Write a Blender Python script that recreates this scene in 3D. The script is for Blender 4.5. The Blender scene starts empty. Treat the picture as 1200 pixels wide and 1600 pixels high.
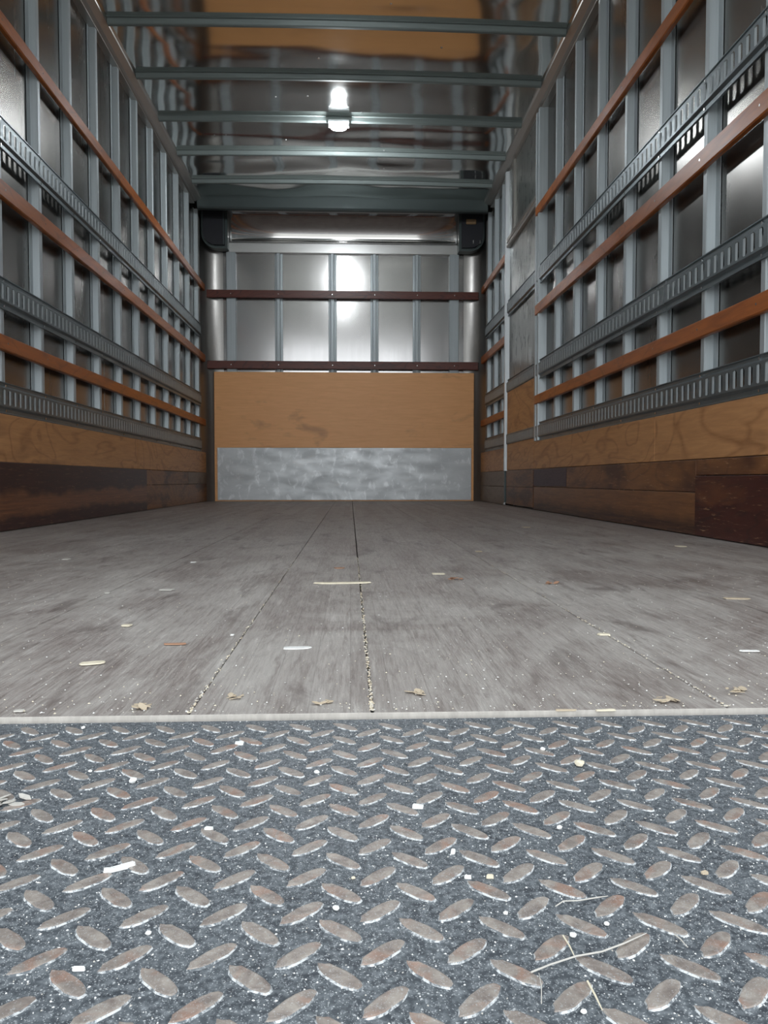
import bpy, bmesh, math, random
from mathutils import Vector, Matrix, noise
random.seed(7)
S = bpy.context.scene
COL = S.collection

# ---------------------------------------------------------------- camera
F_PX = 1250.0
CAM = Vector((0, 0, .19))
YAW, PITCH = math.radians(2.426), math.radians(2.2906)
cd = bpy.data.cameras.new('camera'); cam = bpy.data.objects.new('camera', cd); COL.objects.link(cam)
cd.sensor_fit = 'HORIZONTAL'; cd.sensor_width = 36.0; cd.lens = 36.0 * F_PX / 1200.0
cd.clip_start = .01; cd.clip_end = 500
cam.location = CAM
cam.rotation_euler = (math.pi / 2 - PITCH, 0, -YAW)
S.camera = cam

# ---------------------------------------------------------------- daylight, exposure
W = bpy.data.worlds.new('overcast_sky'); S.world = W; W.use_nodes = True
nt = W.node_tree; nt.nodes.clear()
wo = nt.nodes.new('ShaderNodeOutputWorld'); wb = nt.nodes.new('ShaderNodeBackground')
tc = nt.nodes.new('ShaderNodeTexCoord'); sx = nt.nodes.new('ShaderNodeSeparateXYZ')
cr = nt.nodes.new('ShaderNodeValToRGB')
nt.links.new(tc.outputs['Generated'], sx.inputs[0]); nt.links.new(sx.outputs['Z'], cr.inputs[0])
cr.color_ramp.elements[0].position = 0.0; cr.color_ramp.elements[0].color = (.83, .865, .89, 1)
cr.color_ramp.elements[1].position = 1.0; cr.color_ramp.elements[1].color = (.68, .74, .79, 1)
nt.links.new(cr.outputs[0], wb.inputs[0]); nt.links.new(wb.outputs[0], wo.inputs[0])
wb.inputs['Strength'].default_value = 1.6
S.view_settings.view_transform = 'Standard'; S.view_settings.look = 'None'
S.view_settings.gamma = 1; S.view_settings.use_curve_mapping = False
S.view_settings.exposure = 1.07
LAMP_W = 11.0          # watts of each ceiling dome lamp

# ---------------------------------------------------------------- layout (metres; camera above the sill, box runs along +Y)
XL, XR = -1.27, 1.17              # inner face of slats and kick boards
SL, SR = XL - .020, XR + .020     # face of the studs
KL, KR = SL - .034, SR + .034     # aluminium skin
Y0, Y1 = .642, 7.21               # sill edge, bulkhead
ZC = 2.545                       # roof sheet
DY0, DY1 = 5.10, 6.02             # side door in the right wall

def cam_ray(x, y):
    R = cam.rotation_euler.to_matrix()
    return R @ Vector(((x - 600) / F_PX, (800 - y) / F_PX, -1))
def on_z(z, x, y):
    d = cam_ray(x, y); t = (z - CAM.z) / d.z
    return CAM + d * t

# ---------------------------------------------------------------- materials
def srgb(r, g, b):
    f = lambda c: (c / 255 / 12.92) if c / 255 <= .04045 else ((c / 255 + .055) / 1.055) ** 2.4
    return (f(r), f(g), f(b), 1)
class NT:
    def __init__(s, name):
        s.m = bpy.data.materials.new(name); s.m.use_nodes = True
        s.t = s.m.node_tree; s.t.nodes.clear()
        s.out = s.n('ShaderNodeOutputMaterial'); s.b = s.n('ShaderNodeBsdfPrincipled')
        s.l(s.b.outputs[0], s.out.inputs[0]); s.tc = s.n('ShaderNodeTexCoord')
    def n(s, k, **kw):
        x = s.t.nodes.new(k)
        for a, v in kw.items(): setattr(x, a, v)
        return x
    def l(s, a, b): s.t.links.new(a, b)
    def put(s, v, sock):
        if hasattr(v, 'is_output'): s.l(v, sock)
        else: sock.default_value = v
    def coord(s, scale=(1, 1, 1), loc=(0, 0, 0), rot=(0, 0, 0)):
        m = s.n('ShaderNodeMapping'); m.inputs['Scale'].default_value = scale
        m.inputs['Location'].default_value = loc; m.inputs['Rotation'].default_value = rot
        s.l(s.tc.outputs['Object'], m.inputs[0]); return m.outputs[0]
    def noise(s, scale=1, co=None, detail=4, rough=.55, dist=0):
        x = s.n('ShaderNodeTexNoise'); x.inputs['Scale'].default_value = scale
        x.inputs['Detail'].default_value = detail; x.inputs['Roughness'].default_value = rough
        x.inputs['Distortion'].default_value = dist
        s.l(co if co else s.tc.outputs['Object'], x.inputs['Vector']); return x.outputs[0]
    def voro(s, scale, co=None, out='Distance', feat='F1'):
        x = s.n('ShaderNodeTexVoronoi', feature=feat); x.inputs['Scale'].default_value = scale
        s.l(co if co else s.tc.outputs['Object'], x.inputs['Vector']); return x.outputs[out]
    def ramp(s, v, *stops):
        r = s.n('ShaderNodeValToRGB'); s.l(v, r.inputs[0]); e = r.color_ramp.elements
        for i, (p, c) in enumerate(stops):
            if i > 1: e.new(p)
            e[i].position = p
            e[i].color = c if isinstance(c, tuple) else (c, c, c, 1)
        return r.outputs[0]
    def mix(s, f, a, b, mode='MIX'):
        x = s.n('ShaderNodeMix', data_type='RGBA', blend_type=mode)
        s.put(f, x.inputs[0]); s.put(a, x.inputs[6]); s.put(b, x.inputs[7]); return x.outputs[2]
    def math(s, op, a, b=0.0, c=0.0):
        x = s.n('ShaderNodeMath', operation=op); s.put(a, x.inputs[0]); s.put(b, x.inputs[1]); s.put(c, x.inputs[2])
        return x.outputs[0]
    def sep(s, co=None):
        x = s.n('ShaderNodeSeparateXYZ'); s.l(co if co else s.tc.outputs['Object'], x.inputs[0]); return x.outputs
    def bump(s, h, strength=.3, dist=.01):
        x = s.n('ShaderNodeBump'); x.inputs['Strength'].default_value = strength
        x.inputs['Distance'].default_value = dist; s.l(h, x.inputs['Height']); s.l(x.outputs[0], s.b.inputs['Normal'])
    def fin(s, col, rough=.5, metal=0.0):
        s.put(col, s.b.inputs['Base Color']); s.put(rough, s.b.inputs['Roughness']); s.put(metal, s.b.inputs['Metallic'])
        return s.m

def wood(name, c1, c2, along='Y', stain=None, rough=.55, ring=1.0, stain_amt=(.52, .62), scuff=0.0, grain=.5):
    m = NT(name)
    sc = {'Y': (14, 1.2, 14), 'X': (1.2, 14, 14), 'Z': (14, 14, 1.2)}[along]
    co = m.coord(sc)
    g = m.noise(5, co, 6, .6, .3)
    big = m.noise(ring, m.coord((3, 1.6, 5) if along == 'Y' else (1.6, 3, 5)), 2, .5, 1.5)
    rings = m.math('PINGPONG', m.math('MULTIPLY', big, 9.0), .5)
    thin = m.ramp(rings, (.0, 0.0), (.16, 1.0))
    v = m.math('ADD', m.math('MULTIPLY', g, max(grain, .55)), m.math('MULTIPLY', thin, 1 - max(grain, .55)))
    col = m.mix(m.ramp(v, (.25, 1.0), (.75, 0.0)), c1, c2)
    if stain:
        st = m.noise(2.2, m.coord((1, .6, 2.2)), 4, .6, .4)
        col = m.mix(m.ramp(st, (stain_amt[0], 0.0), (stain_amt[1], 1.0)), col, stain)
    if scuff:
        s2 = m.noise(5, m.coord((1, 2.5, 30)), 4, .7, .6)
        col = m.mix(m.math('MULTIPLY', m.ramp(s2, (.60, 0.0), (.68, 1.0)), scuff), col, srgb(190, 150, 115))
    m.bump(g, .15, .002)
    return m.fin(col, rough)

M = {}
M['ply_side'] = wood('birch_plywood_side', srgb(196, 144, 96), srgb(152, 104, 64), 'Y', srgb(128, 88, 58), .5, .55, (.56, .74), scuff=.3, grain=.72)
M['ply_end'] = wood('birch_plywood_bulkhead', srgb(244, 182, 122), srgb(230, 166, 106), 'X', srgb(172, 120, 80), .42, .6, (.58, .8), grain=.93)
M['slat'] = wood('varnished_slat', srgb(180, 102, 42), srgb(132, 70, 28), 'Y', srgb(104, 52, 24), .38, .6, (.58, .75), grain=.8)
M['slat_end'] = wood('varnished_slat_maroon', srgb(98, 46, 34), srgb(70, 32, 26), 'X', None, .4)
M['kick_maroon'] = wood('maroon_kick_panel', srgb(74, 32, 24), srgb(48, 22, 20), 'Y', srgb(112, 66, 38), .42, .7, (.60, .7), scuff=.5, grain=.7)
M['kick_x'] = wood('worn_kick_panel', srgb(70, 34, 24), srgb(46, 22, 18), 'Y', srgb(120, 72, 42), .45, .7, (.45, .58), scuff=.5, grain=.7)
M['kick_brown'] = wood('brown_kick_board', srgb(138, 92, 54), srgb(104, 66, 40), 'Y', srgb(78, 46, 32), .45, .7, (.50, .62), scuff=.55, grain=.7)
M['kick_grey'] = wood('greyed_kick_board', srgb(132, 112, 94), srgb(104, 84, 70), 'Y', srgb(84, 64, 54), .5, .7, (.5, .65), grain=.7)
M['kick_purple'] = wood('purple_stained_board', srgb(78, 60, 66), srgb(62, 48, 54), 'Y', None, .5)

def zoned(m_old, name, c1, c2, zc, zw, col, soft=.02, amp=.10):
    m = NT(name)
    g = m.noise(5, m.coord((14, 1.2, 14)), 6, .6, .3)
    base = m.mix(m.ramp(g, (.3, 0.0), (.7, 1.0)), c1, c2)
    z = m.sep()[2]
    n = m.math('MULTIPLY', m.math('SUBTRACT', m.noise(2.0, m.coord((1, 1, 2)), 4, .6), .5), amp * 2)
    d = m.math('ABSOLUTE', m.math('SUBTRACT', m.math('ADD', z, n), zc))
    k = m.ramp(m.math('DIVIDE', d, zw), (.55, 1.0), (1.0, 0.0))
    g2 = m.noise(4, m.coord((6, .8, 26)), 5, .7, .4)
    k = m.math('MULTIPLY', k, m.ramp(g2, (.30, .35), (.60, 1.0)))
    base = m.mix(k, base, col)
    s2 = m.noise(5, m.coord((1, 2.0, 34)), 4, .7, .6)
    base = m.mix(m.math('MULTIPLY', m.ramp(s2, (.60, 0.0), (.68, 1.0)), .4), base, srgb(176, 132, 98))
    m.bump(g, .15, .002)
    return m.fin(base, .42)
M['kick_worn'] = zoned(0, 'worn_kick_panel', srgb(66, 32, 25), srgb(44, 21, 19), .10, .05, srgb(126, 80, 50), amp=.07)
M['kick_low'] = zoned(0, 'water_stained_board', srgb(138, 92, 54), srgb(104, 66, 40), -.02, .10, srgb(50, 26, 22), amp=.06)
ANISO_ROT = 0.0
def metal(name, col, col2, rough=(.25, .4), metallic=1.0, streak=(20, 20, 1), mott=None, bump=.0, bs=3, aniso=0.0):
    m = NT(name)
    n1 = m.noise(3, m.coord(streak), 5, .6)
    c = m.mix(n1, col, col2)
    if mott:
        n2 = m.noise(mott[0], m.coord((1, 1, .6)), 5, .65, .5)
        c = m.mix(m.ramp(n2, (mott[1], 0.0), (mott[2], 1.0)), c, mott[3])
    r = m.n('ShaderNodeMapRange'); m.l(n1, r.inputs[0]); r.inputs[1].default_value = .3; r.inputs[2].default_value = .7
    r.inputs[3].default_value = rough[0]; r.inputs[4].default_value = rough[1]
    if aniso:
        m.b.inputs['Anisotropic'].default_value = aniso
        tg = m.n('ShaderNodeTangent', direction_type='RADIAL', axis='Z'); m.l(tg.outputs[0], m.b.inputs['Tangent'])
        m.b.inputs['Anisotropic Rotation'].default_value = ANISO_ROT
    if bump: m.bump(m.noise(bs, None, 2, .4), bump, .02)
    return m.fin(c, r.outputs[0], metallic)
M['skin'] = metal('mill_aluminium_skin', (.225, .217, .205, 1), (.20, .192, .18, 1), (.25, .28), 1.0, (2, 2, .5), bump=.10)
M['roof'] = metal('bright_aluminium_roof', (.72, .73, .71, 1), (.66, .67, .65, 1), (.08, .11), 1.0, (1.5, 8, 1))
M['end_skin'] = metal('brushed_aluminium_bulkhead', (.52, .51, .505, 1), (.46, .45, .445, 1), (.15, .18), .82, (7, 8, .25), bump=.06, bs=2.5)
M['cove'] = metal('polished_nose_cove', (.62, .60, .59, 1), (.56, .54, .53, 1), (.05, .08), 1.0, (3, 3, 1))
M['header'] = metal('bright_header_aluminium', (.66, .66, .65, 1), (.6, .6, .59, 1), (.3, .36), .8, (2, 2, 2))
M['corner'] = metal('dull_rounded_corner', (.33, .32, .305, 1), (.29, .28, .27, 1), (.32, .38), 1.0, (6, 6, .8))
M['galv'] = metal('galvanised_stud_steel', srgb(188, 196, 199), srgb(166, 175, 179), (.38, .5), .35, (30, 30, 1))
M['galv_dark'] = metal('grey_track_steel', srgb(128, 138, 142), srgb(104, 114, 118), (.32, .45), .65, (20, 2, 20))
M['bow'] = metal('galvanised_bow', srgb(132, 142, 140), srgb(112, 122, 121), (.5, .6), .25, (2, 20, 20))
M['rail'] = metal('aluminium_top_rail', (.50, .48, .45, 1), (.42, .40, .38, 1), (.28, .42), .9, (8, 1, 8))
M['sheet'] = metal('galvanised_bulkhead_sheet', srgb(186, 188, 189), srgb(164, 167, 169), (.32, .5), .7, (2, 3, 5), mott=(16, .54, .70, srgb(208, 211, 212)))
M['door_skin'] = metal('mottled_door_aluminium', (.36, .37, .35, 1), (.27, .28, .27, 1), (.25, .4), .9, (10, 10, .8), mott=(16, .56, .62, srgb(88, 92, 88)))
M['chrome'] = metal('bright_zinc_screw', (.8, .8, .8, 1), (.7, .7, .7, 1), (.2, .3), 1.0)
M['jamb'] = metal('white_aluminium_jamb', srgb(208, 212, 214), srgb(184, 190, 194), (.3, .4), .4)
m = NT('black_corner_plastic'); M['black'] = m.fin(srgb(34, 35, 42), .5)
m = NT('grey_green_corner_rim'); M['rim'] = m.fin(srgb(84, 94, 94), .4, .5)
m = NT('tan_foam'); M['tan'] = m.fin(m.mix(m.noise(40), srgb(160, 132, 98), srgb(126, 100, 74)), .8)
m = NT('dark_gap'); M['gap'] = m.fin(srgb(22, 20, 20), .9)
m = NT('pale_yard_concrete'); M['ground'] = m.fin(m.mix(m.noise(6, None, 6), srgb(190, 188, 182), srgb(170, 168, 162)), .9)
m = NT('truck_white_paint'); M['paint'] = m.fin(srgb(205, 207, 208), .35)
m = NT('lamp_lens'); m.b.inputs['Emission Color'].default_value = (.93, .97, 1, 1); m.b.inputs['Emission Strength'].default_value = 14.0
M['lens'] = m.fin((.9, .9, .9, 1), .3)

# --- worn laminated floor
m = NT('worn_laminated_floor')
xyz = m.sep()
sid = m.math('FLOOR', m.math('DIVIDE', xyz[0], .0352))
wn = m.n('ShaderNodeTexWhiteNoise', noise_dimensions='1D'); m.l(sid, wn.inputs['W'])
yy = m.math('FLOOR', m.math('ADD', m.math('DIVIDE', xyz[1], .85), m.math('MULTIPLY', wn.outputs['Value'], 7.3)))
wn2 = m.n('ShaderNodeTexWhiteNoise', noise_dimensions='2D'); cb = m.n('ShaderNodeCombineXYZ')
m.l(sid, cb.inputs[0]); m.l(yy, cb.inputs[1]); m.l(cb.outputs[0], wn2.inputs['Vector'])
base = m.mix(wn2.outputs['Value'], srgb(134, 124, 119), srgb(160, 152, 147))
grain = m.noise(6, m.coord((60, 3, 1)), 6, .7, .3)
fine = m.noise(40, m.coord((14, 1.6, 1), rot=(0, 0, .05)), 4, .7)
base = m.mix(m.ramp(grain, (.36, 0.0), (.66, .85)), base, srgb(82, 68, 62))
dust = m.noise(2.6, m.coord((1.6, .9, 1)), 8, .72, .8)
depth_fade = m.ramp(m.math('DIVIDE', xyz[1], 7.0), (.16, 1.0), (.60, .25))  # dust thins away from the door; the fade also paints far floor dimness
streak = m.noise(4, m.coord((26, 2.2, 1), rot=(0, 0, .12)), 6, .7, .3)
base = m.mix(m.math('MULTIPLY', depth_fade, m.ramp(dust, (.38, .10), (.62, .72))), base, srgb(186, 182, 176))
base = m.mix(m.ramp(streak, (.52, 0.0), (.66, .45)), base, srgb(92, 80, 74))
base = m.mix(m.math('MULTIPLY', depth_fade, m.ramp(streak, (.30, .5), (.42, 0.0))), base, srgb(204, 200, 194))
blot = m.noise(5, m.coord((3, .9, 1), loc=(4, 1, 0)), 5, .65, .5)
base = m.mix(m.ramp(blot, (.55, 0.0), (.68, .6)), base, srgb(84, 73, 69))
base = m.mix(m.ramp(fine, (.62, 0.0), (.75, .5)), base, srgb(190, 186, 180))
fr = m.math('ABSOLUTE', m.math('SUBTRACT', m.math('FRACT', m.math('DIVIDE', xyz[0], .0352)), .5))
edge = m.ramp(fr, (.475, 0.0), (.5, .28))
base = m.mix(edge, base, srgb(62, 54, 50))
spk = m.voro(210, m.coord((1, 1, 1)))
spn = m.noise(9, None, 3)
base = m.mix(m.ramp(m.math('ADD', spk, m.math('MULTIPLY', spn, .12)), (.12, .85), (.17, 0.0)), base, srgb(222, 216, 204))
m.bump(m.math('ADD', grain, m.math('MULTIPLY', fine, .8)), .5, .002)
M['floor'] = m.fin(base, m.ramp(dust, (.3, .42), (.7, .62)))
m = NT('bare_aluminium_sill'); M['sill'] = m.fin(m.mix(m.noise(30, m.coord((4, 1, 1)), 5, .7), srgb(218, 212, 203), srgb(150, 144, 138)), .5, .1)

# --- dusty dark tread plate and the worn lugs
def speck(m, base, a=330, amt=1.0):
    v1 = m.voro(a); n1 = m.noise(26, None, 3, .6)
    base = m.mix(m.ramp(m.math('ADD', v1, m.math('MULTIPLY', n1, .30)), (.24, .75 * amt), (.33, 0.0)), base, srgb(212, 214, 214))
    v2 = m.voro(900, m.coord(loc=(3, 1, 2)))
    base = m.mix(m.ramp(v2, (.14, .7 * amt), (.28, 0.0)), base, srgb(204, 208, 210))
    v3 = m.noise(700, m.coord((1, .5, 1)), 3, .8)
    base = m.mix(m.ramp(v3, (.58, 0.0), (.66, .55 * amt)), base, srgb(200, 204, 206))
    return base
m = NT('dusty_tread_plate')
n1 = m.noise(45, None, 6, .65, .4); n2 = m.noise(260, None, 3, .6)
base = m.mix(m.ramp(n1, (.35, 0.0), (.7, 1.0)), srgb(58, 63, 69), srgb(87, 93, 98))
base = m.mix(m.ramp(n2, (.42, 0.0), (.70, .7)), base, srgb(138, 144, 148))
M['plate'] = m.fin(speck(m, base), .55, .25); m.bump(n2, .2, .0006)
m = NT('worn_rusty_lug_top')
n1 = m.noise(120, None, 5, .65, .5); n2 = m.noise(38, None, 4, .6, 1.0)
base = m.mix(m.ramp(n1, (.35, 0.0), (.65, 1.0)), srgb(132, 122, 116), srgb(176, 167, 158))
base = m.mix(m.ramp(n2, (.52, 0.0), (.68, .55)), base, srgb(172, 128, 106))
M['lug_top'] = m.fin(speck(m, base, 420, .6), .45, .35); m.bump(n1, .25, .0008)
m = NT('scraped_lug_edge')
n1 = m.noise(190, None, 5, .75, .8)
M['lug_side'] = m.fin(m.mix(m.ramp(n1, (.44, 0.0), (.56, 1.0)), srgb(92, 97, 101), srgb(196, 198, 198)), .7, .1)
for nme, c in {'pale': (226, 216, 192), 'white': (236, 236, 232), 'tan': (196, 180, 156), 'brown': (172, 132, 106), 'grey': (196, 192, 184)}.items():
    m = NT('debris_' + nme); k = m.noise(220, m.coord((1, .3, 1)), 4, .6)
    a = srgb(*c); M['d_' + nme] = m.fin(m.mix(k, a, tuple(x * .72 for x in a[:3]) + (1,)), .8)

# ---------------------------------------------------------------- mesh helpers
class MB:
    def __init__(s): s.v = []; s.f = []; s.mi = []
    def add(s, vs, fs, mi=0):
        o = len(s.v); s.v += [tuple(v) for v in vs]; s.f += [tuple(i + o for i in f) for f in fs]
        s.mi += [mi] * len(fs) if isinstance(mi, int) else mi
    def box(s, x0, x1, y0, y1, z0, z1, mi=0, b=0.0):
        if x0 > x1: x0, x1 = x1, x0
        if b <= 0:
            s.add([(x0, y0, z0), (x1, y0, z0), (x1, y1, z0), (x0, y1, z0), (x0, y0, z1), (x1, y0, z1), (x1, y1, z1), (x0, y1, z1)],
                  [(0, 3, 2, 1), (4, 5, 6, 7), (0, 1, 5, 4), (1, 2, 6, 5), (2, 3, 7, 6), (3, 0, 4, 7)], mi)
        else:
            bm = bmesh.new(); bmesh.ops.create_cube(bm, size=1)
            for v in bm.verts: v.co = Vector(((x0 + x1) / 2 + v.co.x * (x1 - x0), (y0 + y1) / 2 + v.co.y * (y1 - y0), (z0 + z1) / 2 + v.co.z * (z1 - z0)))
            bmesh.ops.bevel(bm, geom=bm.edges[:], offset=b, segments=1, affect='EDGES')
            bm.verts.index_update()
            s.add([v.co[:] for v in bm.verts], [[v.index for v in f.verts] for f in bm.faces], mi); bm.free()
    def prism(s, prof, axis, a0, a1, mi=0, closed=True, caps=True):
        """sweep a 2-D profile along an axis: 'Y' takes (x,z), 'X' takes (y,z), 'Z' takes (x,y)"""
        mk = {'Y': lambda p, a: (p[0], a, p[1]), 'X': lambda p, a: (a, p[0], p[1]), 'Z': lambda p, a: (p[0], p[1], a)}[axis]
        n = len(prof); vs = [mk(p, a0) for p in prof] + [mk(p, a1) for p in prof]
        fs = [(i, (i + 1) % n, n + (i + 1) % n, n + i) for i in range(n if closed else n - 1)]
        if closed and caps: fs += [tuple(range(n - 1, -1, -1)), tuple(range(n, 2 * n))]
        s.add(vs, fs, mi)
    def build(s, name, mats, parent=None, smooth=False, fix=True):
        me = bpy.data.meshes.new(name); me.from_pydata(s.v, [], s.f)
        for mt in (mats if isinstance(mats, (list, tuple)) else [mats]): me.materials.append(mt)
        for p, i in zip(me.polygons, s.mi): p.material_index = i; p.use_smooth = smooth
        if fix:
            bm = bmesh.new(); bm.from_mesh(me); bmesh.ops.recalc_face_normals(bm, faces=bm.faces[:]); bm.to_mesh(me); bm.free()
        me.update()
        o = bpy.data.objects.new(name, me); COL.objects.link(o); o.parent = parent
        return o
def tag(o, label=None, cat=None, group=None, kind=None):
    for k, v in (('label', label), ('category', cat), ('group', group), ('kind', kind)):
        if v: o[k] = v
    return o
def empty(name, loc=(0, 0, 0), **kw):
    o = bpy.data.objects.new(name, None); COL.objects.link(o); o.location = loc; o.empty_display_size = .05
    return tag(o, **kw)
def box_obj(name, mat, parent, *a, b=0.0):
    m = MB(); m.box(*a, b=b); return m.build(name, mat, parent)
def copy_at(src, parent, loc, rot=None):
    o = src.copy(); COL.objects.link(o); o.parent = parent; o.location = loc
    if rot is not None: o.rotation_euler = rot
    return o

# ---------------------------------------------------------------- yard under the truck, box shell
g = MB(); g.box(-40, 40, -40, 40, -1.06, -1.02); tag(g.build('ground', M['ground']), kind='structure')

# floor boards
floor = MB(); floor.box(KL, KR, Y0 + .004, Y1 + .1, -.09, -.022)
floor = tag(floor.build('floor', M['gap']), kind='structure')
edges = [KL, -.972, -.691, -.410, -.1315, .018, .3155, .598, .880, KR]
gaps = [.0004, .0003, .0003, .0003, .0008, .0012, .0009, .0003, .0003, .0004]
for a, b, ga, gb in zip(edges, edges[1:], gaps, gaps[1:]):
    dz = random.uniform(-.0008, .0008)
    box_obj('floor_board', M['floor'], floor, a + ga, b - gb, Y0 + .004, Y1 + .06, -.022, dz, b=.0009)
sill = MB(); sill.prism([(Y0 + .002, -.010), (Y0 + .0035, -.010), (Y0 + .0035, .0003), (Y0 + .003, .0005), (Y0 + .002, .0002)], 'X', KL, KR)
tag(sill.build('sill_strip', M['sill'], floor), label='pale metal strip along the front edge of the boards')

# walls -------------------------------------------------------------
def hat_mesh(side):
    """hat section stud standing on the skin; side=+1 right wall, -1 left wall; origin on stud face, y=0 at the near corner"""
    m = MB(); d = .032; t = .0015; q = side
    z0, z1 = .0, 1.0
    prof = [(d, -.034), (d - .003, -.034), (d - .003, -.004), (.003, 0), (0, .003), (0, .027), (.003, .03), (d - .003, .034), (d - .003, .064), (d, .064)]
    m.prism([(q * x, y) for x, y in prof], 'Z', z0, z1)
    return m
Z_STUD = (.30, 2.49)
def wall(side, name, xs, xk, studs):
    sg = 1 if side == 'R' else -1
    w = MB(); w.box(xk, xk + sg * .03, Y0 - .02, Y1 - .16, -.09, 2.68)
    w = tag(w.build(name, M['skin']), kind='structure')
    proto = hat_mesh(sg).build('stud', M['galv'], w); first = True
    for y in studs:
        o = proto if first else copy_at(proto, w, (0, 0, 0)); first = False
        o.location = (xs, y, Z_STUD[0]); o.scale = (1, 1, Z_STUD[1] - Z_STUD[0])
    # skin sheet laps with rivets
    for y in (2.02, 4.37) if side == 'R' else (2.1, 4.4, 6.32):
        box_obj('sheet_lap', M['skin'], w, xk, xk - sg * .0012, y, y + .03, .3, 2.5)
    return w
left_studs = [3.433 + .3905 * k for k in range(-7, 10)]
right_studs = [2.66 + .3935 * k for k in range(-4, 7)] + [6.27, 6.60, 6.93]
wl = wall('L', 'wall_left', SL, KL, left_studs)
wr = wall('R', 'wall_right', SR, KR, [y for y in right_studs if not DY0 - .1 < y < DY1])

for sg, xs, w in ((-1, SL, wl), (1, SR, wr)):
    box_obj('corner_post', M['rail'], w, xs + sg * .034, xs, 6.985, 7.03, .30, 2.44, b=.004)
# top rails, a lipped aluminium extrusion on each side
for sg, x, xk, w in ((-1, XL, KL, wl), (1, XR, KR, wr)):
    r = MB()
    xi = x - sg * .035; xs = x + sg * .02
    P = [(xk, 2.486), (xs - sg * .004, 2.486), (xs - sg * .004, 2.493), (xs + sg * .008, 2.500), (x, 2.506), (xi + sg * .003, 2.524), (xi, 2.530), (xi, 2.552), (xk, 2.56)]
    r.prism(P, 'Y', Y0, 6.80); r.build('top_rail', M['rail'], w)
    box_obj('gap_shade_strip', M['gap'], w, x - sg * .030, xk, Y0, 6.95, 2.5525, 2.565)  # dark strip put in for the shade between rail and roof

def plank(name, mat, parent, side, y0, y1, z0, z1, face=0.0, th=.018, label=None, b=.0015):
    x = XL - face if side == 'L' else XR + face
    o = box_obj(name, mat, parent, x, x + (-1 if side == 'L' else 1) * th, y0 + .0015, y1 - .0015, z0 + .0012, z1 - .0012, b=b)
    if label: o['label'] = label
    return o
# left lining
for a, b in ((Y0, 2.44), (2.44, 4.88), (4.88, 7.17)):
    plank('plywood_panel', M['ply_side'], wl, 'L', a, b, .255, .435, .005)
plank('kick_panel', M['kick_worn'], wl, 'L', Y0, 2.63, 0.001, .257)
plank('kick_panel', M['kick_worn'], wl, 'L', 2.63, 5.07, 0.001, .257, label='dark maroon kick panel with a long worn band')
plank('kick_board', M['kick_brown'], wl, 'L', 5.07, 7.17, .001, .158, .003)
plank('kick_board', M['kick_brown'], wl, 'L', 5.07, 6.36, .158, .255, .003)
plank('kick_board', M['kick_grey'], wl, 'L', 6.36, 7.17, .158, .255, .003, label='paler greyed upper board at the far end')
# right lining
for a, b in ((Y0, 3.05), (3.05, 5.08), (6.04, 7.17)):
    plank('plywood_panel', M['ply_side'], wr, 'R', a, b, .26, .435, .005)
plank('kick_panel', M['kick_maroon'], wr, 'R', Y0, 2.672, .001, .205, 0, label='dark maroon kick panel nearest the opening')
plank('kick_board', M['kick_brown'], wr, 'R', Y0, 2.672, .205, .26, .004)
plank('kick_board', M['kick_brown'], wr, 'R', 2.672, 5.08, .148, .26, .004)
plank('kick_board', M['kick_low'], wr, 'R', 2.672, 5.08, .001, .148, .004, label='lower board with a dark water stain along its foot')
plank('stained_patch', M['kick_purple'], wr, 'R', 4.30, 5.08, .152, .258, .0025, th=.010)
plank('kick_board', M['kick_grey'], wr, 'R', 6.04, 7.17, .001, .14, .003)
plank('kick_board', M['kick_grey'], wr, 'R', 6.04, 7.17, .14, .26, .003)

# side door in the right wall
door = MB(); door.box(XR + .028, XR + .055, DY0, DY1, .02, 1.93)
door = tag(door.build('door_1', M['door_skin']), kind='structure')
box_obj('plywood_panel', M['ply_side'], door, XR + .010, XR + .028, DY0 + .004, DY1 - .03, .262, .845, b=.0015)
box_obj('kick_board', M['kick_brown'], door, XR + .006, XR + .026, DY0 + .004, DY1 - .03, .142, .258, b=.0015)
box_obj('kick_board', M['kick_brown'], door, XR + .006, XR + .026, DY0 + .004, DY1 - .03, .012, .140, b=.0015)
r = MB(); r.prism([(XR + .055, 1.925), (XR + .006, 1.925), (XR, 1.932), (XR, 1.945), (XR + .012, 1.952), (XR, 1.96), (XR, 1.985), (XR + .055, 1.985)], 'Y', DY0 - .03, DY1)
r.build('header_rail', M['rail'], door)
box_obj('transom_sheet', M['door_skin'], door, XR + .022, XR + .05, DY0, DY1, 1.985, 2.488)
box_obj('transom_post', M['rail'], door, XR + .006, XR + .022, 5.78, 5.82, 1.985, 2.488)
r = MB(); r.prism([(XR - .004, DY1), (XR + .03, DY1 - .012), (XR + .055, DY1 - .012), (XR + .055, DY1 + .03), (XR - .004, DY1 + .03)], 'Z', .26, 2.488)
tag(r.build('door_jamb', M['jamb'], door), label='bright white far jamb')
box_obj('door_rod', M['rim'], door, XR - .002, XR + .012, DY1 + .002, DY1 + .016, .008, .26)
box_obj('rod_foot', M['chrome'], door, XR - .010, XR + .012, DY1 - .006, DY1 + .022, .001, .022, b=.003)
for yy in (4.985, 5.055):
    r = MB(); r.prism([(XR + .004, yy), (XR + .055, yy - .010), (XR + .055, yy + .045), (XR + .004, yy + .032)], 'Z', .44, 2.488)
    r.build('door_jamb', M['galv'], door)

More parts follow.
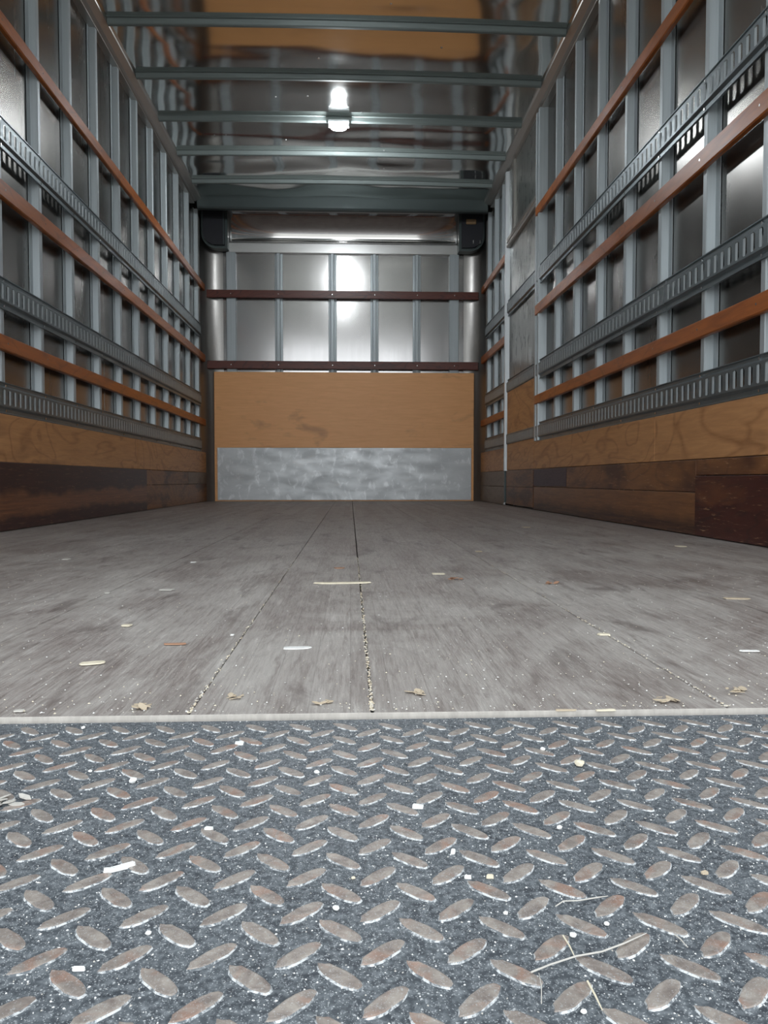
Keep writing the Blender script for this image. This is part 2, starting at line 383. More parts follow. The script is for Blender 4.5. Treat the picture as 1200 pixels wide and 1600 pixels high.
# ---------------------------------------------------------------- bulkhead (wall_back)
wb_ = MB(); wb_.box(KL + .14, KR - .14, Y1 + .03, Y1 + .05, -.09, 2.33)
wb_ = tag(wb_.build('wall_back', M['end_skin']), kind='structure')
px = [-1.05, -.632, -.154, .222, .601, .935]
def X_at(p):  return (p - 547) / 1250 * 7.21
for i, x in enumerate(px):
    if i in (0, 5):
        w = .042
        box_obj('end_post', M['galv'], wb_, x - w, x + w, Y1 - .004, Y1 + .03, .4, 2.205, b=.004)
    else:
        m = MB(); m.prism([(x - .036, Y1 + .03), (x - .034, Y1 + .027), (x - .019, Y1 + .026), (x - .015, Y1 + .002), (x + .011, Y1 + .002), (x + .015, Y1 + .026), (x + .034, Y1 + .027), (x + .036, Y1 + .03)], 'Z', .4, 2.21)
        m.build('stud', M['galv'], wb_)
box_obj('header_plate', M['header'], wb_, -1.075, .965, Y1 - .004, Y1 + .03, 2.200, 2.286, b=.004)
box_obj('plywood_panel', M['ply_end'], wb_, -1.205, 1.115, Y1 - .014, Y1 - .001, .478, 1.150, b=.002)
box_obj('plywood_panel', M['ply_end'], wb_, -1.205, 1.115, Y1 - .012, Y1 - .001, .0, .478)
box_obj('kick_plate', M['sheet'], wb_, -1.180, 1.093, Y1 - .020, Y1 - .014, .010, .478, b=.001)
# rounded vertical corners
for sg, xk in ((-1, KL), (1, KR)):
    R_ = .20; m = MB(); cx = xk - sg * R_; cy = Y1 + .03 - R_
    pts = []
    for k in range(17):
        a = k / 16 * math.pi / 2; pts.append((cx + sg * R_ * math.cos(a), cy + R_ * math.sin(a)))
    out = [(cx + sg * (R_ + .02) * math.cos(k / 16 * math.pi / 2), cy + (R_ + .02) * math.sin(k / 16 * math.pi / 2)) for k in range(16, -1, -1)]
    m.prism(pts, 'Z', -.08, 2.60, closed=False); m.prism(out, 'Z', -.08, 2.60, closed=False)
    o = m.build('rounded_corner', M['corner'], wb_, smooth=False)
    for p in o.data.polygons: p.use_smooth = abs(p.normal.z) < .5
# nose cove between bulkhead and roof
R_ = .240; m = MB(); cy, cz = Y1 + .028 - R_, 2.309
prof = [(cy + R_ * math.cos(k / 20 * math.pi / 2), cz + R_ * math.sin(k / 20 * math.pi / 2)) for k in range(21)]
outp = [(cy + (R_ + .02) * math.cos(k / 20 * math.pi / 2), cz + (R_ + .02) * math.sin(k / 20 * math.pi / 2)) for k in range(20, -1, -1)]
m.prism(prof, 'X', KL, KR, closed=False); m.prism(outp, 'X', KL, KR, closed=False)
o = m.build('nose_cove', M['cove'], wb_)
for p in o.data.polygons: p.use_smooth = abs(p.normal.x) < .5
# bulkhead slats
for z0, z1, lab in ((1.800, 1.868, 'upper maroon wooden slat across the end wall'), (1.176, 1.246, 'lower maroon wooden slat across the end wall, just above the plywood')):
    s = MB(); s.box(-1.262, 1.15, Y1 - .030, Y1 - .010, z0, z1, b=.003)
    o = tag(s.build('wooden_slat', M['slat_end']), lab, 'slat', 'slats on the end wall')
    for x in px:
        for dz in (.02,):
            q = MB(); q.prism([(x + .004 * math.cos(k * 1.0472), (z0 + z1) / 2 + .004 * math.sin(k * 1.0472)) for k in range(6)], 'Y', Y1 - .0325, Y1 - .029)
            q.build('screw', M['chrome'], o)
# corner castings
for sg, xk, lab in ((-1, XL, 'black plastic roof corner casting on the left of the end wall'), (1, XR, 'black roof corner casting on the right with a tan foam scrap')):
    c = empty('corner_casting', (xk, Y1 - .1, 2.23), label=lab, cat='bracket')
    def shape(grow):
        w, h, r = .185 + grow, .31 + grow, .11 + grow
        P = [(-sg * w, 0.31), (-sg * w, -grow)]
        for k in range(9):
            a = k / 8 * math.pi / 2
            P.append((-sg * (r * (1 - math.sin(a)) - grow), -grow + r * (1 - math.cos(a))))
        P.append((sg * grow, .31)); return P
    m = MB(); m.prism(shape(0), 'Y', -.03, .10); m.build('casting_body', M['black'], c)
    m = MB(); m.prism([(x, z) for x, z in shape(.022)], 'Y', .0, .10); m.build('casting_rim', M['rim'], c)
    if sg > 0:
        box_obj('foam_scrap', M['tan'], c, -.15, -.06, -.045, -.03, .20, .245, b=.006)
        for dx in (-.085, -.025): box_obj('rivet_or_leak', M['chrome'], c, dx - .004, dx + .004, -.036, -.03, .035, .065, b=.001)  # bright metal bits standing in for specks of leaking light
    else:
        box_obj('web', M['rim'], c, .172, .180, -.036, -.03, .0, .30)

# ---------------------------------------------------------------- ceiling
BOW0, BOWP = 4.245, .5475
def roof_z(x, y):
    e = 1 - ((x - (KL + KR) / 2) / ((KR - KL) / 2)) ** 2
    bay = ((y - BOW0) / BOWP) % 1.0
    pil = math.sin(math.pi * bay)
    n = noise.noise(Vector((x * 1.7, y * 4.0, 1.3))) * .0032 + noise.noise(Vector((x * 4, y * 8, 7.7))) * .0005
    far = 1 + 1.6 * max(0, min(1, (y - 5.2) / 1.0))
    return ZC + .014 * e - pil * (.0042 + n * min(1, e * 3) * 1.6 * far)
NX, NY = 72, 264; m = MB(); vs = []; fs = []
for j in range(NY + 1):
    for i in range(NX + 1):
        x = KL + (KR - KL) * i / NX; y = Y0 - .01 + (6.99 - Y0) * j / NY
        vs.append((x, y, roof_z(x, y)))
for j in range(NY):
    for i in range(NX):
        a = j * (NX + 1) + i; fs.append((a, a + NX + 1, a + NX + 2, a + 1))
m.add(vs, fs)
ceil = m.build('ceiling', M['roof'], smooth=True, fix=False); tag(ceil, kind='structure')
box_obj('roof_shell', M['paint'], ceil, KL - .03, KR + .03, Y0 - .02, Y1 + .1, 2.64, 2.68)
# bows (roof crossbars), arched hat sections
def bow(y, zc, name='roof_bow', hgt=.032, wid=.030):
    prof = [(-.030, 0), (-.030, -.003), (-wid / 2 - .004, -.005), (-wid / 2 + .002, -hgt + .005), (-wid / 2 + .007, -hgt), (wid / 2 - .007, -hgt), (wid / 2 - .002, -hgt + .005), (wid / 2 + .004, -.005), (.030, -.003), (.030, 0)]
    m = MB(); N = 24; n = len(prof); vs = []; fs = []
    for i in range(N + 1):
        x = XL + .036 + (XR - XL - .072) * i / N
        e = 1 - ((x - (KL + KR) / 2) / ((KR - KL) / 2)) ** 2
        for (dy, dz) in prof: vs.append((x, y + dy, zc + .014 * e + dz))
    for i in range(N):
        for k in range(n): fs.append((i * n + k, i * n + (k + 1) % n, (i + 1) * n + (k + 1) % n, (i + 1) * n + k))
    fs += [tuple(range(n)), tuple(range(N * n + n - 1, N * n - 1, -1))]
    m.add(vs, fs); return m.build(name, M['bow'], ceil)
for k in range(-6, 5): bow(BOW0 + BOWP * k, ZC - .001)
m = MB(); m.prism([(6.80, 2.57), (6.80, 2.462), (6.808, 2.449), (6.85, 2.447), (6.86, 2.46), (6.86, 2.57)], 'X', XL + .004, XR - .004)
m.build('nose_beam', M['rim'], ceil)
rv = MB(); rv.prism([(.006 * math.cos(k * .785), .006 * math.sin(k * .785)) for k in range(8)], 'Z', -.003, .002)
rv = rv.build('rivet_or_leak', M['chrome'], ceil); first = True
for (x_, y_) in ((611, 5), (690, 73), (498, 90), (430, 151), (538, 143), (565, 176), (480, 150), (740, 168), (353, 208), (447, 217), (600, 236), (335, 208), (395, 272), (600, 262), (716, 178)):
    d = cam_ray(x_, y_); t = (ZC + .012 - CAM.z) / d.z; p = CAM + d * t
    o = rv if first else copy_at(rv, ceil, (0, 0, 0)); first = False
    o.location = (p.x, p.y, roof_z(p.x, p.y) + .001)

# ceiling dome lamps
def lamp(x, y, label, power=1.0):
    z = ZC + .013 - .034
    t = empty('ceiling_lamp', (x, y, z), label=label, cat='lamp')
    box_obj('lamp_base', M['jamb'], t, -.068, .068, -.044, .044, -.014, .003, b=.004)
    m = MB(); w, d, h = .056, .036, .030
    sec = [(1, 0), (1, .35), (.86, .75), (.62, 1.0)]
    ring = lambda s_, f_: [(w * s_ * math.copysign(abs(math.cos(a)) ** .5, math.cos(a)), d * s_ * math.copysign(abs(math.sin(a)) ** .5, math.sin(a)), -.014 - h * f_) for a in [k / 24 * 2 * math.pi for k in range(24)]]
    vs = []; fs = []
    for s_, f_ in sec: vs += ring(s_, f_)
    for j in range(3):
        for k in range(24): fs.append((j * 24 + k, j * 24 + (k + 1) % 24, (j + 1) * 24 + (k + 1) % 24, (j + 1) * 24 + k))
    fs.append(tuple(range(72, 96))); m.add(vs, fs); m.build('lamp_lens', M['lens'], t, smooth=True)
    for s_ in (-1, 1): box_obj('lamp_clip', M['galv'], t, s_ * .058, s_ * .067, -.012, .012, -.03, -.010, b=.002)
    ld = bpy.data.lights.new('lamp_glow', 'POINT'); ld.energy = LAMP_W * power; ld.color = (.93, .97, 1); ld.shadow_soft_size = .04
    lo = bpy.data.objects.new('lamp_glow', ld); COL.objects.link(lo); lo.parent = t; lo.location = (0, 0, -.10)
    return t
lamp(-.07, 5.335, 'lit white dome lamp under the roof crossbar, in the middle of the ceiling')
lamp(-.07, 3.64, 'second dome lamp on the roof, nearer the opening, mirrored faintly in the end wall', .1)

# ---------------------------------------------------------------- slotted lashing rails
PITCH_S = .0477
def track(side, y0, y1, zb, label, group, screws, phase=0.0):
    sg = 1 if side == 'R' else -1; xs = SR if side == 'R' else SL
    H = .117; zt = zb + H
    t = empty('lashing_rail', (xs, y0, zb), label=label, cat='rail', group=group)
    m = MB(); P = lambda d, y, z: (-sg * d, y, z)
    L = y1 - y0; n = int((L - .012) / PITCH_S); e = (L - n * PITCH_S) / 2
    FL, CT = .004, .0145; za, zz = .029, .092
    sec = [(0, 0), (.0085, 0), (.0085, .003), (FL, .005), (FL, .019), (.009, .022), (CT, .0265), (CT, za)]
    sec2 = [(CT, zz), (CT, .0945), (.009, .099), (FL, .102), (FL, H - .005), (.0085, H - .003), (.0085, H), (0, H)]
    for sc in (sec, sec2):
        m.add([P(d, 0, z) for d, z in sc] + [P(d, L, z) for d, z in sc], [(i, i + 1, len(sc) + i + 1, len(sc) + i) for i in range(len(sc) - 1)])
    for a, b in ((0, e), (L - e, L)):
        m.add([P(CT, a, za), P(CT, b, za), P(CT, b, zz), P(CT, a, zz)], [(0, 1, 2, 3)])
    for k in range(n):
        a = e + k * PITCH_S; b = a + PITCH_S; ya, yb = a + .009, b - .009; c = .007; s0, s1 = .033, .088
        O = [(ya + c, s0), (yb - c, s0), (yb, s0 + c), (yb, s1 - c), (yb - c, s1), (ya + c, s1), (ya, s1 - c), (ya, s0 + c)]
        V = [P(CT, a, za), P(CT, b, za), P(CT, b, zz), P(CT, a, zz)] + [P(CT, y, z) for y, z in O]
        # rolled-in far lip; the near edge of the slot stays open
        base = len(m.v); m.add(V, [(0, 1, 5, 4), (1, 6, 5), (1, 2, 7, 6), (2, 8, 7), (2, 3, 9, 8), (3, 10, 9), (3, 0, 11, 10), (0, 4, 11)])
        lip = [(yb, 0, c), (yb - .005, .0003, .002), (yb - .009, .0012, 0), (yb - .0115, .0022, 0), (yb - .0135, .0038, 0)]
        U = []
        for y, d, q in lip: U += [P(CT - d, y, s0 + q), P(CT - d, y, s1 - q)]
        m.add(U, [(2 * i, 2 * i + 2, 2 * i + 3, 2 * i + 1) for i in range(4)], [0, 1, 1, 1])  # lighter steel on the lip paints in the light it catches
    m.build('rail_body', [M['galv_dark'], M['galv']], t)
    sc = None
    for ys in screws:
        if not y0 + .01 < ys < y1 - .01: continue
        for z in (.0125, H - .0125):
            if sc is None:
                q = MB(); q.prism([(-sg * .0095, 0)] * 0 or [(.0048 * math.cos(k * 1.0472), .0048 * math.sin(k * 1.0472)) for k in range(6)], 'X', -sg * .0035, -sg * .0075)
                sc = q.build('screw', M['chrome'], t); o = sc
            else: o = copy_at(sc, t, (0, 0, 0))
            o.location = (0, ys - y0, z)
    return t
ls = [y + .015 for y in left_studs]; rs = [y + .015 for y in right_studs]
GL, GR = 'slotted rails on the left wall', 'slotted rails on the right wall'
track('L', Y0 + .01, 6.98, .436, 'lowest slotted steel rail on the left wall, resting on the plywood', GL, ls)
track('L', Y0 + .01, 6.98, .824, 'middle slotted steel rail on the left wall', GL, ls)
track('L', Y0 + .01, 6.98, 1.414, 'highest slotted steel rail on the left wall', GL, ls)
for zb, nm in ((.436, 'lowest'), (.824, 'middle'), (1.414, 'highest')):
    tail = ', resting on the plywood' if nm == 'lowest' else ''
    if nm == 'middle':
        track('R', Y0 + .01, 2.985, zb, 'middle slotted rail on the right wall, length nearest the opening', GR, rs)
        track('R', 2.988, 5.085, zb, 'middle slotted rail on the right wall, length ending at the side door', GR, rs)
    else:
        track('R', Y0 + .01, 5.085, zb, nm + ' long slotted rail on the right wall before the side door' + tail, GR, rs)
    track('R', 5.095, DY1 - .02, zb, nm + ' short dark slotted rail crossing the side door', GR, [5.2, 5.9])
    track('R', DY1 + .035, 6.98, zb, nm + ' short slotted rail beyond the side door, beside the end wall', GR, rs)

# ---------------------------------------------------------------- wooden slats along the walls
def slat(side, y0, y1, z0, z1, label, group, screws, bow_=0.0):
    sg = 1 if side == 'R' else -1; xs = SR if side == 'R' else SL
    t = empty('wooden_slat', (xs, y0, z0), label=label, cat='slat', group=group)
    m = MB(); N = max(2, int((y1 - y0) / .35)); n = 8; vs = []; fs = []
    h = z1 - z0; th = .0195; b = .004
    pr = [(0, 0), (th - b, 0), (th, b), (th, h - b), (th - b, h), (0, h)]; n = len(pr)
    for i in range(N + 1):
        y = (y1 - y0) * i / N; w = noise.noise(Vector((y + y0, z0 * 9, sg * 3.1))) * .004 * (0 if i in (0, N) else 1)
        for d, z in pr: vs.append((-sg * d, y, z + w))
    for i in range(N):
        for k in range(n): fs.append((i * n + k, i * n + (k + 1) % n, (i + 1) * n + (k + 1) % n, (i + 1) * n + k))
    fs += [tuple(range(n)), tuple(range(N * n + n - 1, N * n - 1, -1))]
    m.add(vs, fs); m.build('slat_board', M['slat'], t)
    sc = None
    for ys in screws:
        if not y0 + .01 < ys < y1 - .01: continue
        if sc is None:
            q = MB(); q.prism([(.004 * math.cos(k * 1.0472), .004 * math.sin(k * 1.0472)) for k in range(6)], 'X', -sg * .019, -sg * .0205)
            sc = q.build('screw', M['chrome'], t); o = sc
        else: o = copy_at(sc, t, (0, 0, 0))
        o.location = (0, ys - y0, h * .5)
for z0, z1, nm in ((.668, .726, 'lowest'), (1.228, 1.292, 'middle'), (1.848, 1.905, 'highest')):
    slat('L', Y0 + .01, Y1 - .06, z0, z1, nm + ' orange-brown wooden slat along the left wall', 'slats on the left wall', ls)
    slat('R', Y0 + .01, DY0 - .03, z0, z1, nm + ' long orange-brown wooden slat on the right wall, ending at the side door', 'slats on the right wall', rs)
    slat('R', DY1 + .035, Y1 - .06, z0 - .004, z1 - .004, nm + ' short wooden slat on the right wall beyond the side door', 'slats on the right wall', rs)

# ---------------------------------------------------------------- rear door frame and outer skin (behind and beside the camera)
for i, (a, b) in enumerate(((KL - .03, XL), (XR, KR + .03))):
    tag(box_obj('trim_%d' % (i + 1), M['paint'], None, a, b, Y0 - .07, Y0 - .02, -.12, 2.68, b=.004), kind='structure')
tag(box_obj('trim_3', M['paint'], None, KL - .03, KR + .03, Y0 - .07, Y0 - .02, 2.50, 2.68, b=.004), kind='structure')
tag(box_obj('wall_front', M['paint'], None, KL - .03, KR + .03, Y1 + .05, Y1 + .10, -.12, 2.68), kind='structure')

# ---------------------------------------------------------------- tread plate platform
PX, PY = .0345, .0313
LX, LY = .0304, .3020
Z_P = -.0022
pl = empty('liftgate_platform', (0, .64, Z_P), label='dark steel tread plate platform with worn rusty raised lugs, in front of the wooden floor', cat='platform')
m = MB(); m.box(KL, KR, -1.10 - .64, -.003, -.035, 0, b=.0015)
m.build('plate', M['plate'], pl)
m = MB(); m.box(KL, KR, -1.13 - .64, -1.10 - .64, -.05, -.002, b=.004); m.build('edge_bar', M['lug_side'], pl)
def lug_geo(seed):
    rnd = random.Random(seed)
    L, Wd, h = .0252, .0100, .0009; N = 16; a = []; b_ = []; c_ = []
    for k in range(N):
        an = 2 * math.pi * k / N; c, s = math.cos(an), math.sin(an); j = 1 + rnd.uniform(-.05, .05); i_ = 1 + rnd.uniform(-.07, .05)
        x = L / 2 * math.copysign(abs(c) ** .95, c) * j; y = Wd / 2 * math.copysign(abs(s) ** 1.05, s) * j
        a.append((x, y, -.0004)); b_.append((x * .96 * i_, y * .84 * i_, h * .75)); c_.append((x * .90 * i_, y * .70 * i_, h))
    vs = a + b_ + c_; fs = []; mi = []
    for r_ in range(2):
        for k in range(N):
            fs.append((r_ * N + k, r_ * N + (k + 1) % N, (r_ + 1) * N + (k + 1) % N, (r_ + 1) * N + k)); mi.append(0 if r_ == 0 else 1)
    fs.append(tuple(range(2 * N, 3 * N))); mi.append(1)
    return vs, fs, mi
LUGS = []
for q in range(8):
    LV, LF, LM = lug_geo(q); m = MB(); m.add(LV, LF, LM); o = m.build('lug', [M['lug_side'], M['lug_top']], pl)
    for p in o.data.polygons: p.use_smooth = p.material_index == 0
    LUGS.append(o)
cand = []
from bpy_extras.object_utils import world_to_camera_view
bpy.context.view_layer.update()
for j in range(-44, 12):
    for i in range(-40, 40):
        for o_, ang in ((0, -math.pi / 4), (1, math.pi / 4)):
            x = LX + PX * (i + .5 * o_); y = LY + PY * (j + .5 * o_)
            if not (KL + .02 < x < KR - .02 and -1.08 < y < .627): continue
            u = world_to_camera_view(S, cam, Vector((x, y, Z_P)))
            cand.append((not (-.03 < u.x < 1.03 and -.03 < u.y < 1.03 and u.z > 0), (x * x + y * y), x, y, ang))
cand.sort()
rest = MB()
for n_, (off, d_, x, y, ang) in enumerate(cand):
    ang += random.uniform(-.035, .035); s_ = random.uniform(.96, 1.04)
    x += random.uniform(-.0004, .0004); y += random.uniform(-.0004, .0004)
    if n_ < 300:
        o = LUGS[n_] if n_ < 8 else copy_at(LUGS[(n_ * 5 + n_ // 7) % 8], pl, (0, 0, 0))
        o.location = (x, y - .64, 0); o.rotation_euler = (0, 0, ang); o.scale = (s_, s_, 1)
    else:
        c, s = math.cos(ang), math.sin(ang)
        rest.add([(x + (a * c - b * s) * s_, y - .64 + (a * s + b * c) * s_, z) for a, b, z in LV], LF, LM)
tag(rest.build('tread_lugs', [M['lug_side'], M['lug_top']], pl, fix=False), kind='stuff')

# ---------------------------------------------------------------- debris
def surf(x, y):
    """ground height under a pixel: plate in front, boards behind"""
    return Z_P if y > 1116 else 0.0
def chip(px_, py_, lpx, mat, ang, label, th=.0012, wr_=.25, name='wood_chip', cat='chip', group='wood chips on the floor', jag=.12):
    z = surf(px_, py_); p = on_z(z, px_, py_)
    scl = (p - CAM).length / F_PX; L = lpx * scl; Wd = L * wr_; N = 10
    m = MB(); lo = []; hi = []
    rnd = random.Random(px_ * 7 + py_)
    for k in range(N):
        a = 2 * math.pi * k / N; c, s = math.cos(a), math.sin(a)
        x = L / 2 * math.copysign(abs(c) ** .45, c) * (1 + rnd.uniform(-jag, jag)); y = Wd / 2 * math.copysign(abs(s) ** .45, s) * (1 + rnd.uniform(-jag, jag))
        b = .03 * L * (x / L) ** 2
        lo.append((x, y, b)); hi.append((x * .94, y * .9, b + th * rnd.uniform(.8, 1.2)))
    m.add(lo + hi, [(k, (k + 1) % N, N + (k + 1) % N, N + k) for k in range(N)] + [tuple(range(N - 1, -1, -1)), tuple(range(N, 2 * N))])
    o = m.build(name, M['d_' + mat]); o.location = (p.x, p.y, z + .0002); o.rotation_euler = (0, 0, math.radians(ang))
    return tag(o, label, cat, group)
def flake(px_, py_, rpx, mat, label, n=7, group='flakes of dry leaf and bark'):
    """crumpled flakes: a few folded leaves of bark lying together"""
    z = surf(px_, py_); p = on_z(z, px_, py_); r = rpx * (p - CAM).length / F_PX
    rnd = random.Random(px_ + py_ * 3); m = MB()
    for k in range(n):
        c = Vector((rnd.uniform(-1, 1) * r, rnd.uniform(-1, 1) * r * .8, rnd.uniform(.0006, .25 * r)))
        a = rnd.uniform(0, 6.28); l = rnd.uniform(.3, .75) * r; w = l * rnd.uniform(.3, .6); t = rnd.uniform(-.35, .35)
        u = Vector((math.cos(a), math.sin(a), t)) * l; v = Vector((-math.sin(a), math.cos(a), rnd.uniform(-.3, .3))) * w; h = Vector((0, 0, .0006))
        q = [c - u, c - u * .3 - v, c + u * .7 - v * .6, c + u, c + u * .4 + v, c - u * .5 + v * .8]
        lowest = min(a_.z for a_ in q); q = [a_ - Vector((0, 0, min(0, lowest))) for a_ in q]
        m.add(q + [a_ + h for a_ in q], [(5, 4, 3, 2, 1, 0), (6, 7, 8, 9, 10, 11)] + [(k2, (k2 + 1) % 6, 6 + (k2 + 1) % 6, 6 + k2) for k2 in range(6)])
    o = m.build('dry_flake', M['d_' + mat]); o.location = (p.x, p.y, z + .0002); return tag(o, label, 'debris', group)
def pebble(px_, py_, dpx, mat, label, name='crumb', group='pale crumbs on the tread plate'):
    z = surf(px_, py_); p = on_z(z, px_, py_); r = dpx / 2 * (p - CAM).length / F_PX
    bm = bmesh.new(); bmesh.ops.create_icosphere(bm, subdivisions=2, radius=r)
    for v in bm.verts:
        k = 1 + .35 * noise.noise(v.co / r * 1.3 + Vector((px_, py_, 0))); v.co *= k; v.co.z *= .7
    zm = min(v.co.z for v in bm.verts)
    me = bpy.data.meshes.new(name); bm.to_mesh(me); bm.free(); me.materials.append(M['d_' + mat])
    o = bpy.data.objects.new(name, me); COL.objects.link(o); o.location = (p.x, p.y, z - zm); return tag(o, label, 'crumb', group)
def twig(pts, rpx, mat, label, group='thin twigs on the tread plate'):
    m = MB(); P3 = []
    for (x, y) in pts:
        z = surf(x, y) + (.0022 if y > 1116 else .0007); p = on_z(z, x, y); P3.append(p)
    base_ = P3[0].copy(); r = rpx * (base_ - CAM).length / F_PX; vs = []; fs = []
    for i, p in enumerate(P3):
        d = (P3[min(i + 1, len(P3) - 1)] - P3[max(i - 1, 0)]).normalized(); s_ = d.cross(Vector((0, 0, 1))).normalized(); u = s_.cross(d)
        for k in range(6):
            a = k * 1.0472; vs.append(p - base_ + (s_ * math.cos(a) + u * math.sin(a)) * r * (1 if i < len(P3) - 1 else .5))
    for i in range(len(P3) - 1):
        for k in range(6): fs.append((i * 6 + k, i * 6 + (k + 1) % 6, (i + 1) * 6 + (k + 1) % 6, (i + 1) * 6 + k))
    fs += [tuple(range(6)), tuple(range(len(vs) - 1, len(vs) - 7, -1))]
    m.add(vs, fs); o = m.build('twig', M['d_' + mat]); o.location = base_; return tag(o, label, 'twig', group)

chip(535, 912, 84, 'pale', 3, 'long pale splinter lying across the centre board seam', wr_=.15, th=.002)
chip(464, 1013, 42, 'white', 4, 'bright white paper strip on the boards left of the centre seam', wr_=.42, name='paper_strip', cat='paper', th=.0008)
chip(144, 1037, 34, 'pale', 22, 'pale yellowish wood chip on the boards near the left edge of the photo', wr_=.5, th=.0012)
chip(272, 1007, 34, 'brown', 0, 'reddish brown splinter on the boards left of the white paper strip', wr_=.25)
chip(198, 978, 15, 'pale', -4, 'small square pale chip on the boards, above the brown splinter', wr_=.9)
chip(685, 897, 20, 'pale', -3, 'pale chip on the boards right of the long splinter', wr_=.9)
chip(748, 862, 11, 'tan', 0, 'small tan chip in the middle distance right of the centre seam', wr_=1.2)
chip(822, 824, 13, 'tan', 0, 'farthest tan chip on the boards, near the right wall', wr_=1.4)
chip(943, 992, 18, 'pale', -3, 'pale chip lying on the right board seam', wr_=.7)
chip(1171, 1018, 27, 'white', -3, 'white curved strip on the boards at the right edge of the photo', wr_=.28, name='paper_strip', cat='paper')
chip(1063, 854, 14, 'pale', 0, 'pale chip on the far boards beside the right kick panel', wr_=1.3)
chip(1150, 936, 36, 'tan', -12, 'tan fibre bundle on the boards at far right', wr_=.3)
chip(530, 888, 16, 'brown', 10, 'short reddish chip just behind the long splinter', wr_=.9)
chip(260, 922, 22, 'grey', -8, 'dull grey shaving on the boards left of the long splinter', wr_=.7)
chip(302, 879, 8, 'white', 0, 'tiny white square on the far left boards', wr_=1.5)
chip(363, 993, 6, 'white', 0, 'tiny white square left of the white paper strip', wr_=1.2)
chip(168, 927, 8, 'grey', 10, 'tiny grey chip on the left boards', wr_=1.2)
chip(104, 874, 11, 'grey', 0, 'faint grey chip far left on the boards', wr_=1.6)
chip(946, 1111, 30, 'pale', 2, 'pale flat sliver resting on the sill right of centre', wr_=.18)
chip(885, 1111, 32, 'tan', 0, 'tan flat sliver resting on the sill', wr_=.16)
chip(30, 1112, 15, 'grey', 0, 'grey sliver beside the sill at far left', wr_=.5)
flake(222, 1106, 14, 'tan', 'crumpled tan flakes on the boards beside the sill, left of the left seam')
flake(371, 1091, 12, 'tan', 'small heap of tan flakes behind the sill, right of the left seam')
flake(501, 1101, 13, 'tan', 'dry tan flake behind the sill, left of the centre seam')
flake(645, 1084, 13, 'tan', 'tan flakes on the boards right of the centre seam')
flake(1043, 1097, 14, 'tan', 'tan flakes behind the sill, left of the right seam')
flake(1153, 1081, 15, 'tan', 'curled tan flakes on the boards right of the right seam')
flake(865, 912, 9, 'brown', 'brown crumpled flake on the middle boards')
flake(711, 905, 9, 'brown', 'brown crumpled flake right of the pale chip')
chip(186, 1360, 44, 'white', 28, 'white stick lying on the lugs at left', wr_=.16, th=.0022, name='white_stick', cat='stick', group=None)
chip(374, 1163, 13, 'white', 0, 'small white chip on the plate just below the sill, left of centre', wr_=.9, group='pale chips on the tread plate')
chip(326, 1297, 13, 'white', -5, 'white chip on a lug, left of centre of the plate', wr_=.8, group='pale chips on the tread plate')
chip(653, 1262, 17, 'white', -12, 'white chip on the plate right of the centre line', wr_=.8, group='pale chips on the tread plate')
chip(708, 1333, 12, 'white', 75, 'upright-lying white husk on the plate right of centre', wr_=.5, group='pale chips on the tread plate')
chip(123, 1517, 16, 'white', 0, 'white chip between lugs at lower left', wr_=.35, group='pale chips on the tread plate')
chip(731, 1373, 10, 'white', -10, 'small white chip near the middle of the plate, left of its pair', wr_=.6, group='pale chips on the tread plate')
chip(766, 1372, 11, 'pale', 0, 'small cream chip near the middle of the plate, right of its pair', wr_=.6, group='pale chips on the tread plate')
chip(1101, 1366, 9, 'tan', 5, 'small orange-tan chip on the plate at right', wr_=.6, group='pale chips on the tread plate')
pebble(905, 1197, 14, 'pale', 'large cream pebble on the plate at upper right')
pebble(208, 1223, 11, 'white', 'white pebble on the plate at upper left')
pebble(495, 1209, 8, 'white', 'small white pebble below the sill near the centre')
pebble(848, 1173, 7, 'white', 'small white pebble up and left of the large cream pebble')
pebble(874, 1296, 8, 'white', 'round white crumb at the right of the middle of the plate')
pebble(525, 1422, 10, 'white', 'round white crumb near the centre of the plate, lower half')
pebble(895, 1464, 9, 'white', 'round white crumb beside the crossing twigs')
pebble(790, 1429, 7, 'white', 'small white crumb left of the twigs')
pebble(232, 1461, 8, 'white', 'white crumb on the plate at lower left')
pebble(948, 1446, 7, 'white', 'small white crumb right of the twigs')
pebble(552, 1374, 6, 'pale', 'small cream crumb between lugs left of the centre')
pebble(912, 1584, 8, 'white', 'white crumb at the bottom edge below the twigs')
pebble(130, 1139, 6, 'white', 'tiny white crumb just below the sill at left')
pebble(141, 1207, 6, 'white', 'tiny white crumb left of the white pebble')
flake(14, 1255, 18, 'grey', 'clump of whitish flakes at the left edge of the plate', group='flakes of dry leaf and bark')
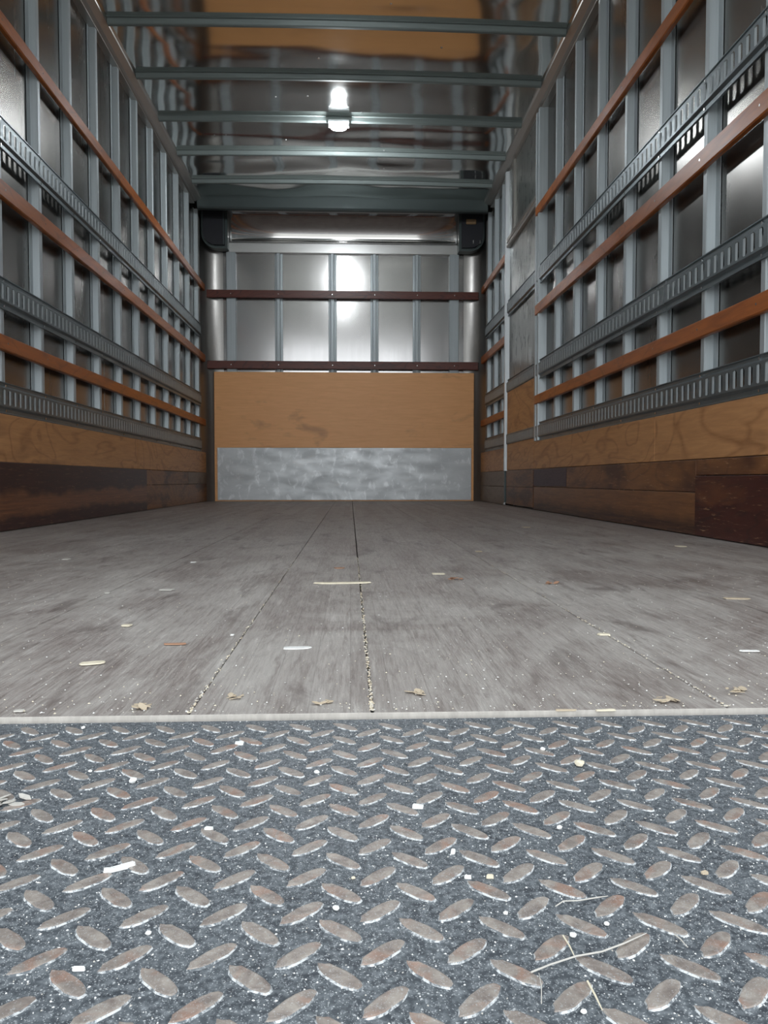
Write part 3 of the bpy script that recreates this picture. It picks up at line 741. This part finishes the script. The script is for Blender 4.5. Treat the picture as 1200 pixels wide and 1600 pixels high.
twig([(830, 1519), (860, 1507), (900, 1494), (940, 1487), (975, 1474), (1010, 1458)], 1.3, 'grey', 'long thin pale twig across the lugs at lower right')
twig([(868, 1416), (880, 1408), (905, 1407), (935, 1402), (950, 1400)], .9, 'grey', 'thin curved fibre above the crossing twigs')
twig([(880, 1462), (890, 1478), (898, 1495)], 1.2, 'pale', 'short twig crossing the long twig')
twig([(918, 1533), (930, 1555), (941, 1578)], 1.5, 'pale', 'short cream twig at the bottom right')
twig([(1054, 1460), (1064, 1468), (1074, 1480)], 1.0, 'grey', 'tiny fibre at the right of the long twig')
twig([(846, 1568), (846, 1540), (842, 1520)], .7, 'grey', 'hair-thin fibre hanging down left of the cream twig')
# sawdust packed in the board seams and loose grit: nobody could count it
def grit(name, n, gen, mats, kind_label, size, par):
    m = MB()
    for k in range(n):
        x, y, z = gen(); s_ = random.uniform(*size); a = random.uniform(0, 6.28); c, s = math.cos(a), math.sin(a); q = random.uniform(.5, 1.6)
        vs = [(x + s_ * c * q, y + s_ * s * q, z), (x - s_ * s, y + s_ * c, z), (x - s_ * c * q, y - s_ * s * q, z), (x + s_ * s, y - s_ * c, z), (x, y, z + s_ * .9)]
        m.add(vs, [(0, 1, 4), (1, 2, 4), (2, 3, 4), (3, 0, 4)], random.randrange(len(mats)))
    return tag(m.build(name, [M['d_' + k] for k in mats], par, fix=False), kind='stuff')
grit('seam_sawdust', 900, lambda: (random.choice((.018, .018, .018, -.1315, .3155)) + random.gauss(0, .0009), Y0 + .01 + 1.3 * random.random() ** 1.8, .0002), ('tan', 'pale', 'grey'), 'sawdust packed in the seams between the floor boards', (.0005, .0012), floor)
grit('floor_dust', 5200, lambda: (random.uniform(-1.2, 1.1), Y0 + .01 + 3.2 * random.random() ** 2.2, .0008), ('grey', 'pale', 'white'), 'pale grit scattered over the wooden floor', (.0003, .0010), floor)
grit('plate_dust', 15000, lambda: (random.uniform(-.55, .55), random.uniform(.05, .635) - .64, 0), ('grey', 'white', 'white'), 'white grit scattered over the tread plate', (.0002, .00055), pl)
